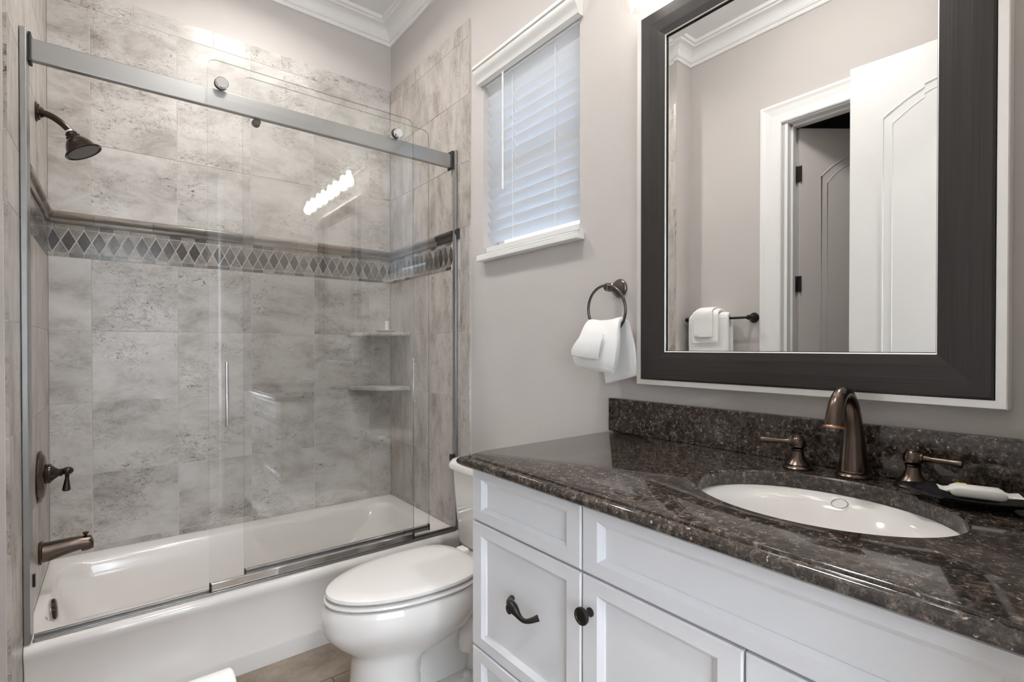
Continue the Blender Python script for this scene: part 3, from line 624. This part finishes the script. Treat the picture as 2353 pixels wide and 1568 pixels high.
for (hx, hy, sg, hd) in ((1.228, .497, 1, (-.35, 1, -.02)), (1.243, .289, -1, (-.08, -1, -.02))):
    h = MB().lathe([(0, .031), (.003, .0315), (.006, .029), (.008, .026), (.011, .0262), (.014, .0235), (.022, .0165), (.032, .0125), (.040, .0118), (.042, .0135), (.045, .0138), (.046, .012), (.047, 0)], (hx, hy, bz), (0, 0, 1), 30).build('handle_base', 'bronze', fc, smooth=True)
    MB().lathe([(.047, .010), (.050, .0155), (.058, .0165), (.066, .0150), (.071, .0105), (.073, .011), (.075, .010), (.0765, 0)], (hx, hy, bz), (0, 0, 1), 26).build('handle_hub', 'bronze', h, smooth=True)
    dvec = Vector(hd).normalized()
    MB().lathe([(.008, .0085), (.017, .0095), (.018, .0065), (.030, .0050), (.055, .0062), (.072, .0078), (.076, .0072), (.077, 0)], Vector((hx, hy, bz + .060)), dvec, 20).build('lever', 'bronze', h, smooth=True)

# ------------------------------------------------------------ soap tray and wrapped soap
def trp(a, l):   # tray frame: a across, l along
    ang = math.radians(-72); base = Vector((1.178, .185)); u = Vector((math.cos(ang), math.sin(ang))); v_ = Vector((-u.y, u.x)); p = base + u * l + v_ * a; return (p.x, p.y)
outl = [(0, -.108), (.022, -.098), (.047, -.062), (.054, -.02), (.054, .02), (.047, .062), (.022, .098), (0, .108), (-.022, .098), (-.047, .062), (-.054, .02), (-.054, -.02), (-.047, -.062), (-.022, -.098)]
td = thing('black_soap_tray', 'glossy black boat-shaped tray on the granite beside the right faucet lever', 'tray', (1.178, .185, .9225))
def tring(s_, z, zend=0): return [(*trp(a * s_, l * s_), z + zend * (abs(l) / .108) ** 2) for a, l in outl]
MB().loft([tring(.45, .9226), tring(.5, .9280), tring(.85, .9345, .003), tring(1.0, .9405, .006), tring(1.0, .9420, .006), tring(.95, .9412, .005), tring(.7, .9375, .001), tring(.3, .9365)], True, True, True).build('tray_body', 'dish', td, smooth=True)
so = thing('wrapped_soap', 'bar of soap in a white paper wrapper lying on the black tray', 'soap', (1.175, .18, .938))
sr = []
for l, hw, z0, z1 in [(-.052, .020, .9500, .9512), (-.044, .018, .9470, .9490), (-.037, .013, .9440, .952), (-.034, .0155, .9400, .955), (-.028, .0165, .9385, .958), (.028, .0165, .9385, .958), (.034, .0155, .9400, .955), (.037, .013, .9440, .952), (.044, .018, .9470, .9490), (.056, .021, .9490, .9502)]:
    zc, hh = (z0 + z1) / 2, (z1 - z0) / 2
    sr.append([(*trp(-.006 + hw * math.copysign(abs(math.cos(t)) ** .5, math.cos(t)), l + .0), zc + hh * math.copysign(abs(math.sin(t)) ** .5, math.sin(t))) for t in [2 * PI * k / 20 for k in range(20)]])
MB().loft(sr, True, True, True).build('wrapper', 'wrap', so, smooth=True)
pt = MB(); c4 = [trp(.004, -.026), trp(.004, -.012), trp(.0085, -.012), trp(.0085, -.026)]
pt.loft([[(*c, .9575) for c in c4], [(*c, .9584) for c in c4]], True, True, True).build('printed_mark', 'yellow', so)

# ------------------------------------------------------------ framed mirror
mi = thing('framed_mirror', 'large wall mirror in a wide charcoal frame with a silver outer edge above the sink', 'mirror', (1.30, .57, 1.08))
my0, my1, mz0, mz1 = .157, .983, 1.085, 2.216
def frame_loft(lst, att=None):
    m = MB()
    rings = [rectring(my0 + i, my1 - i, mz0 + i, mz1 - i, x) for x, i in lst]
    for j in range(4):
        m.loft([[r[j], r[(j + 1) % 4]] for r in rings], closed=False, attr=(j % 2 == 0,) * 3)
    return m
frame_loft([(XR - .0005, 0), (1.268, 0), (1.266, .002), (1.266, .0165), (1.270, .0175)]).build('silver_edge', 'silver', mi)
frame_loft([(1.270, .0175), (1.264, .018), (1.262, .022), (1.262, .050), (1.264, .080), (1.267, .1005)]).build('dark_frame', 'frame', mi)
frame_loft([(1.267, .1005), (1.268, .1025), (1.2705, .103)]).build('inner_bead', 'silver', mi)
frame_loft([(1.2705, .103), (1.2752, .1032), (1.2756, .1045)]).build('inner_rabbet', 'black', mi)
g0, g1, bv = .1035, .1035 + .021, .00022
MB().loft([rectring(my0 + i, my1 - i, mz0 + i, mz1 - i, x) for x, i in [(XM + bv + .003, g0), (XM + bv, g0), (XM, g1)]], True, True, True).build('glass', 'mirror', mi)

# ------------------------------------------------------------ vanity light
vl = thing('vanity_light', 'four-lamp vanity light bar with clear glass shades above the mirror', 'wall lamp', (1.30, .535, 2.36))
MB().box(1.288, XR - .0005, .10, .965, 2.385, 2.465).build('backplate', 'silver', vl, bevel=.006, seg=3)
for y in (.918, .662, .406, .150):
    a = MB().tube([(1.290, y, 2.427), (1.245, y, 2.435), (1.212, y, 2.427), (1.200, y, 2.401)], .006, 10).build('arm', 'silver', vl, smooth=True)
    MB().lathe([(0, .018), (.012, .021), (.030, .021), (.032, .012), (.034, 0)], (1.200, y, 2.370), (0, 0, 1), 24).build('socket', 'silver', a, smooth=True)
    sh_ = [(.175, .021), (.168, .030), (.150, .042), (.110, .052), (.060, .056), (.030, .058), (.012, .062), (.010, .0625)]
    full = sh_ + [(h_, r2 - .0025) for h_, r2 in sh_[::-1]]
    MB().lathe([(h_ - .01, r2) for h_, r2 in full], (1.200, y, 2.207), (0, 0, 1), 32, caps=False).build('glass_shade', 'shade', a, smooth=True)
    MB().lathe([(.0, .004), (.003, .016), (.012, .027), (.028, .0325), (.046, .031), (.066, .022), (.085, .014), (.10, .013)], (1.200, y, 2.250), (0, 0, 1), 24).build('bulb', 'bulb', a, smooth=True)
# unseen ceiling lights, added as fill over the tub and in the hall
def can(x, y, lab, watt, size=.11):
    c = thing('added_ceiling_fill', lab, 'ceiling light', (x, y, ZC))
    MB().lathe([(-.0005, .085), (-.004, .085), (-.006, .075), (-.006, .064), (-.0005, .062)], (x, y, ZC), (0, 0, 1), 36, caps=False).build('trim_ring', 'trim', c, smooth=True)
    MB().lathe([(-.001, .063), (-.003, .063)], (x, y, ZC), (0, 0, 1), 32).build('lens', 'can', c)
    l = bpy.data.lights.new('lamp', 'AREA'); l.shape = 'DISK'; l.size = size; l.energy = watt; l.color = (1, .965, .925); l.spread = math.radians(150)
    lo = bpy.data.objects.new('lamp', l); C.objects.link(lo); lo.parent = c; lo.location = (0, 0, -.012)
fm = thing('added_dome_fill', 'frosted dome fill light added out of view in the middle of the bathroom', 'ceiling light', (.45, .95, ZC))
MB().lathe([(-.0003, .150), (-.020, .155), (-.028, .150), (-.028, 0)], (.45, .95, ZC), (0, 0, 1), 40).build('pan', 'silver', fm, smooth=True)  # unseen dome, added to lift the ceiling and upper walls
MB().lathe([(-.0285, .140), (-.060, .134), (-.085, .110), (-.104, .070), (-.112, .025), (-.113, 0)], (.45, .95, ZC), (0, 0, 1), 40).build('dome', 'dome', fm, smooth=True)
can(.50, 2.25, 'round recessed fill light added out of view above the bathtub', CEIL_W * .38)
can(.2, -1.1, 'round recessed fill light added out of view in the hall', HALL_W)

# ------------------------------------------------------------ towel ring and its towels
tr = thing('towel_ring', 'dark pewter towel ring on the wall left of the mirror', 'towel ring', (XR, 1.083, 1.394))
MB().lathe([(.0004, .029), (.004, .031), (.008, .029), (.010, .026), (.014, .0265), (.018, .024), (.034, .014), (.042, .0115), (.046, .0145), (.050, .0145), (.053, .011), (.058, .0105), (.062, .0135), (.068, .0130), (.073, .009), (.075, 0)], (XR, 1.083, 1.394), (-1, 0, 0), 28).build('post', 'gun', tr, smooth=True)
rc = (1.247, 1.088, 1.321); RR = .078
MB().tube([(rc[0] - .006 * math.cos(2 * PI * k / 48), rc[1] + RR * math.sin(2 * PI * k / 48), rc[2] + RR * math.cos(2 * PI * k / 48)) for k in range(48)], .0046, 10, closed=True).build('ring', 'gun', tr, smooth=True)
def cloth(path, name, seedv, n=28, amp=.0018, slant=0, parent=None):
    """path: list of (x, z, half thickness, y0, y1) swept by a flat rounded section; slant lets the hem drop along y"""
    P = catmull(path, 4); rings = []
    for i, (x, z, th, ya, yb) in enumerate(P):
        a = P[max(i - 1, 0)]; b = P[min(i + 1, len(P) - 1)]; tx, tz = b[0] - a[0], b[1] - a[1]; l = math.hypot(tx, tz) or 1
        nx, nz = -tz / l, tx / l; ring = []
        yc, hw = (ya + yb) / 2, (yb - ya) / 2
        for k in range(n * 2):
            t = PI * k / n; cx_, sx_ = math.cos(t), math.sin(t)
            yy = yc + hw * math.copysign(abs(cx_) ** .45, cx_); o = th * math.copysign(abs(sx_) ** .45, sx_)
            w_ = noise.noise(Vector((yy * 28, z * 14, seedv))) * amp + noise.noise(Vector((yy * 9 + 3, z * 7, seedv + 5))) * amp * 1.6
            o += w_ * (1 if abs(sx_) > .3 else .3)
            zz = z + nz * o
            ring.append((x + nx * o, yy, zz))
        rings.append(ring)
    def shrink(r, f, push):
        c = [sum(p[k] for p in r) / len(r) for k in range(3)]
        return [(c[0] + (p[0] - c[0]) * f + push[0], c[1] + (p[1] - c[1]) * (1 - (1 - f) * .08), c[2] + (p[2] - c[2]) * f + push[1]) for p in r]
    r0 = shrink(rings[0], .55, (0, -P[0][2] * .55)); r1 = shrink(rings[-1], .55, (0, -P[-1][2] * .55))
    rings = [r0] + rings + [r1]
    if slant: rings = [[(p[0], p[1], p[2] + slant(p)) for p in r] for r in rings]
    return MB().loft(rings, True, True, True)
def sag(p):
    if p[2] > 1.235: return (abs(p[1] - 1.088) / .070) ** 2 * .012 * min(1, (p[2] - 1.235) / .03)
    if p[0] > 1.262: return (p[1] - 1.05) * -.26 * min(1, (1.235 - p[2]) / .10)
    return (1.08 - p[1]) * -.10 * min(1, (1.235 - p[2]) / .10)
ht = cloth([(1.194, 1.134, .014, 1.006, 1.170), (1.192, 1.160, .018, 1.000, 1.176), (1.196, 1.200, .017, .995, 1.170), (1.206, 1.238, .014, 1.000, 1.158), (1.222, 1.262, .011, 1.010, 1.155), (1.245, 1.277, .0095, 1.018, 1.156), (1.264, 1.262, .0075, 1.010, 1.155), (1.272, 1.215, .007, .997, 1.145), (1.276, 1.15, .007, .988, 1.125), (1.278, 1.098, .006, .987, 1.114)], 'hand_towel', 3, slant=sag)
tag(ht.build('hand_towel', 'towel', smooth=True), 'white folded hand towel draped through the towel ring', 'towel')
wc = cloth([(1.163, 1.168, .0035, 1.046, 1.160), (1.161, 1.188, .0045, 1.042, 1.158), (1.164, 1.215, .0045, 1.036, 1.140), (1.175, 1.243, .004, 1.034, 1.122)], 'washcloth', 9, amp=.001, slant=lambda p: (p[1] - 1.10) * .08)
tag(wc.build('washcloth', 'towel', smooth=True), 'small white washcloth tucked on the front of the hand towel by the mirror', 'towel')

# ------------------------------------------------------------ towel bar on the left wall (seen in the mirror)
tbz, tbx = 1.372, -.313
bar = thing('towel_bar', 'dark bronze towel bar on the wall opposite the mirror', 'towel bar', (XL, 1.64, tbz))
for y in (1.428, 1.822):
    MB().lathe([(.0004, .028), (.004, .030), (.009, .027), (.012, .023), (.028, .013), (.045, .0115), (.052, .014), (.066, .015), (.074, .013), (.079, .007), (.080, 0)], (XL, y, tbz), (1, 0, 0), 24).build('post', 'hard', bar, smooth=True)
MB().tube([(tbx, 1.428, tbz), (tbx, 1.822, tbz)], .0075, 12).build('bar', 'hard', bar, smooth=True)
def hang(y0, y1, zt, zb, gap, th, seedv):
    g = gap; x = tbx
    return cloth([(x + g + th, zb, th, y0, y1), (x + g + th, (zt + zb) / 2, th, y0, y1), (x + g + th, zt - .045, th, y0, y1), (x + g * .8 + th, zt - .018, th, y0 + .004, y1 - .004), (x, zt, th, y0 + .006, y1 - .006), (x - g * .8 - th, zt - .02, th, y0 + .003, y1 - .003), (x - g - th, zt - .06, th * .9, y0, y1), (x - g - th, (zt + zb) / 2, th * .9, y0, y1), (x - g - th, zb + .02, th * .9, y0, y1)], 't', seedv, amp=.0012)
tag(hang(1.535, 1.795, 1.3965, .86, .0085, .016, 21).build('bath_towel', 'towel', smooth=True), 'long white bath towel hanging over the bar opposite the mirror', 'towel')
tag(hang(1.585, 1.760, 1.4240, 1.225, .0425, .011, 31).build('hand_towel', 'towel', smooth=True), 'white hand towel layered over the long bath towel on the bar', 'towel')
tag(hang(1.615, 1.735, 1.4405, 1.262, .0655, .0045, 41).build('washcloth', 'towel', smooth=True), 'white washcloth laid topmost over the towels on the bar', 'towel')

# ------------------------------------------------------------ doors and casings on the left and front walls
cs = MB(); 
def casing(m, y0, y1, z1, x, d, wd=.112):
    # moulded casing in the YZ plane on wall x, projecting by d*profile; U shape around y0..y1, 0..z1
    pf = [(0, .0), (0.0, .012), (.006, .016), (.018, .013), (.05, .011), (.085, .015), (.100, .020), (wd, .020), (wd, .0)]
    rings = []
    for i, pr in pf:
        rings.append([(x + d * pr, y0 - i, 0), (x + d * pr, y0 - i, z1 + i), (x + d * pr, y1 + i, z1 + i), (x + d * pr, y1 + i, 0)])
    m.loft(rings, closed=False)
casing(cs, dy0 + .008, dy1 + .012, dz - .010, XL + .0003, 1)
dr = st('door_1', cs, 'trim')
jb = MB()
for a, b in ((dy0, dy0 + .018), (dy1 - .018, dy1)): jb.box(XL - .1195, XL + .0002, a, b, 0, dz - .018)
jb.box(XL - .1195, XL + .0002, dy0, dy1, dz - .018, dz - .0005)
jb.box(XL - .075, XL - .040, dy1 - .030, dy1 - .018, 0, dz - .018); jb.box(XL - .075, XL - .040, dy0 + .018, dy1 - .018, dz - .030, dz - .018)
jb.build('jamb', 'trim', dr, bevel=.002)
def leaf(name, H, dvec, width, thick, z1, parent, m, flip, kind=None):
    """door leaf starting at H=(x,y) along dvec; visible face on the side of normal n"""
    d_ = Vector((*dvec, 0)).normalized(); n_ = Vector((d_.y, -d_.x, 0)) * flip; H_ = Vector((*H, 0))
    P = lambda s_, q, z: tuple(H_ + d_ * s_ + n_ * q + Vector((0, 0, z)))
    lf = MB().box(0, width, -thick, 0, .008, z1, tf=P)
    o = lf.build(name, m, parent, bevel=.002, kind=kind) 
    for za, zb_, arch in ((1.02, z1 - .27, .12), (.24, .88, 0)):
        for inset, rr in ((.125, .0050), (.160, .0030)):
            a, b = inset, width - inset; zi = za + (inset - .125); zt = zb_ - (inset - .125); out = [P(a, 0, zi), P(b, 0, zi)]
            for k in range(17):
                t = k / 16; s_ = b + (a - b) * t; out.append(P(s_, 0, zt + arch * (1 - (2 * t - 1) ** 2)))
            q = MB().tube(out, rr, 8, closed=True)
            q.build('panel_moulding', m, o, smooth=True)
    return o
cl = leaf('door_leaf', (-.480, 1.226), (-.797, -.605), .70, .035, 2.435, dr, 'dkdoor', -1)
for z in (2.177, 1.557, .30):
    hg = MB().lathe([(-.045, .0055), (.045, .0055)], (-.474, 1.243, z), (0, 0, 1), 12); hg.box(-.488, -.4595, 1.2435, 1.2458, z - .044, z + .044)
    hg.box(-.480, -.477, 1.212, 1.238, z - .044, z + .044)
    hg.build('hinge', 'black', dr, smooth=True)
# entry door, opened against the left side behind the camera
cs2 = MB()
pf = [(0, .0), (0.0, .012), (.006, .016), (.018, .013), (.05, .011), (.085, .015), (.09, .018), (.09, .0)]
ring = []
for i, pr in pf:
    ring.append([(ex0 + .005 - i, YF - .1205 - pr, 0), (ex0 + .005 - i, YF - .1205 - pr, ez + i), (ex1 - .005 + i, YF - .1205 - pr, ez + i), (ex1 - .005 + i, YF - .1205 - pr, 0)])
cs2.loft(ring, closed=False)
jb2 = cs2
d2_ = st('door_2', cs2, 'trim')
j2 = MB(); j2.box(ex0 + .0005, ex0 + .018, YF - .12, YF, 0, ez - .018); j2.box(ex1 - .018, ex1 - .0005, YF - .12, YF, 0, ez - .018); j2.box(ex0 + .0005, ex1 - .0005, YF - .12, YF, ez - .018, ez - .0005)
j2.build('jamb', 'trim', d2_, bevel=.002)
el = leaf('door_leaf', (-.203, .020), (.068, .855), .850, .035, 2.492, d2_, 'door', 1)

# ------------------------------------------------------------ toilet roll on a floor stand (its top shows at the bottom edge)
ts = thing('toilet_roll_stand', 'bronze floor stand holding a toilet roll in front of the tub', 'toilet roll stand', (.0, .94, 0))
MB().lathe([(0, .075), (.006, .075), (.010, .06), (.014, .012), (.016, 0)], (-.0, .94, 0.0003), (0, 0, 1), 32).build('base', 'bronze', ts, smooth=True)
MB().tube([(.0, .94, .012), (.0, .94, .590), (.004, .94, .598), (.012, .94, .602), (.168, .94, .602), (.172, .94, .606), (.173, .94, .614)], .006, 12).build('pole', 'bronze', ts, smooth=True)
rl = MB(); rx0, rx1, R2, R1, rz = .045, .152, .055, .020, .596 + .010
ro = lambda x, r: [(x, .94 + r * math.cos(2 * PI * k / 40), rz + r * math.sin(2 * PI * k / 40)) for k in range(40)]
rl.loft([ro(rx0, R1), ro(rx0, R2 - .003), ro(rx0 + .003, R2), ro(rx1 - .003, R2), ro(rx1, R2 - .003), ro(rx1, R1)], loop=True)
tag(rl.build('toilet_roll', 'paper', smooth=True), 'white toilet paper roll at the bottom edge before the tub', 'toilet roll')
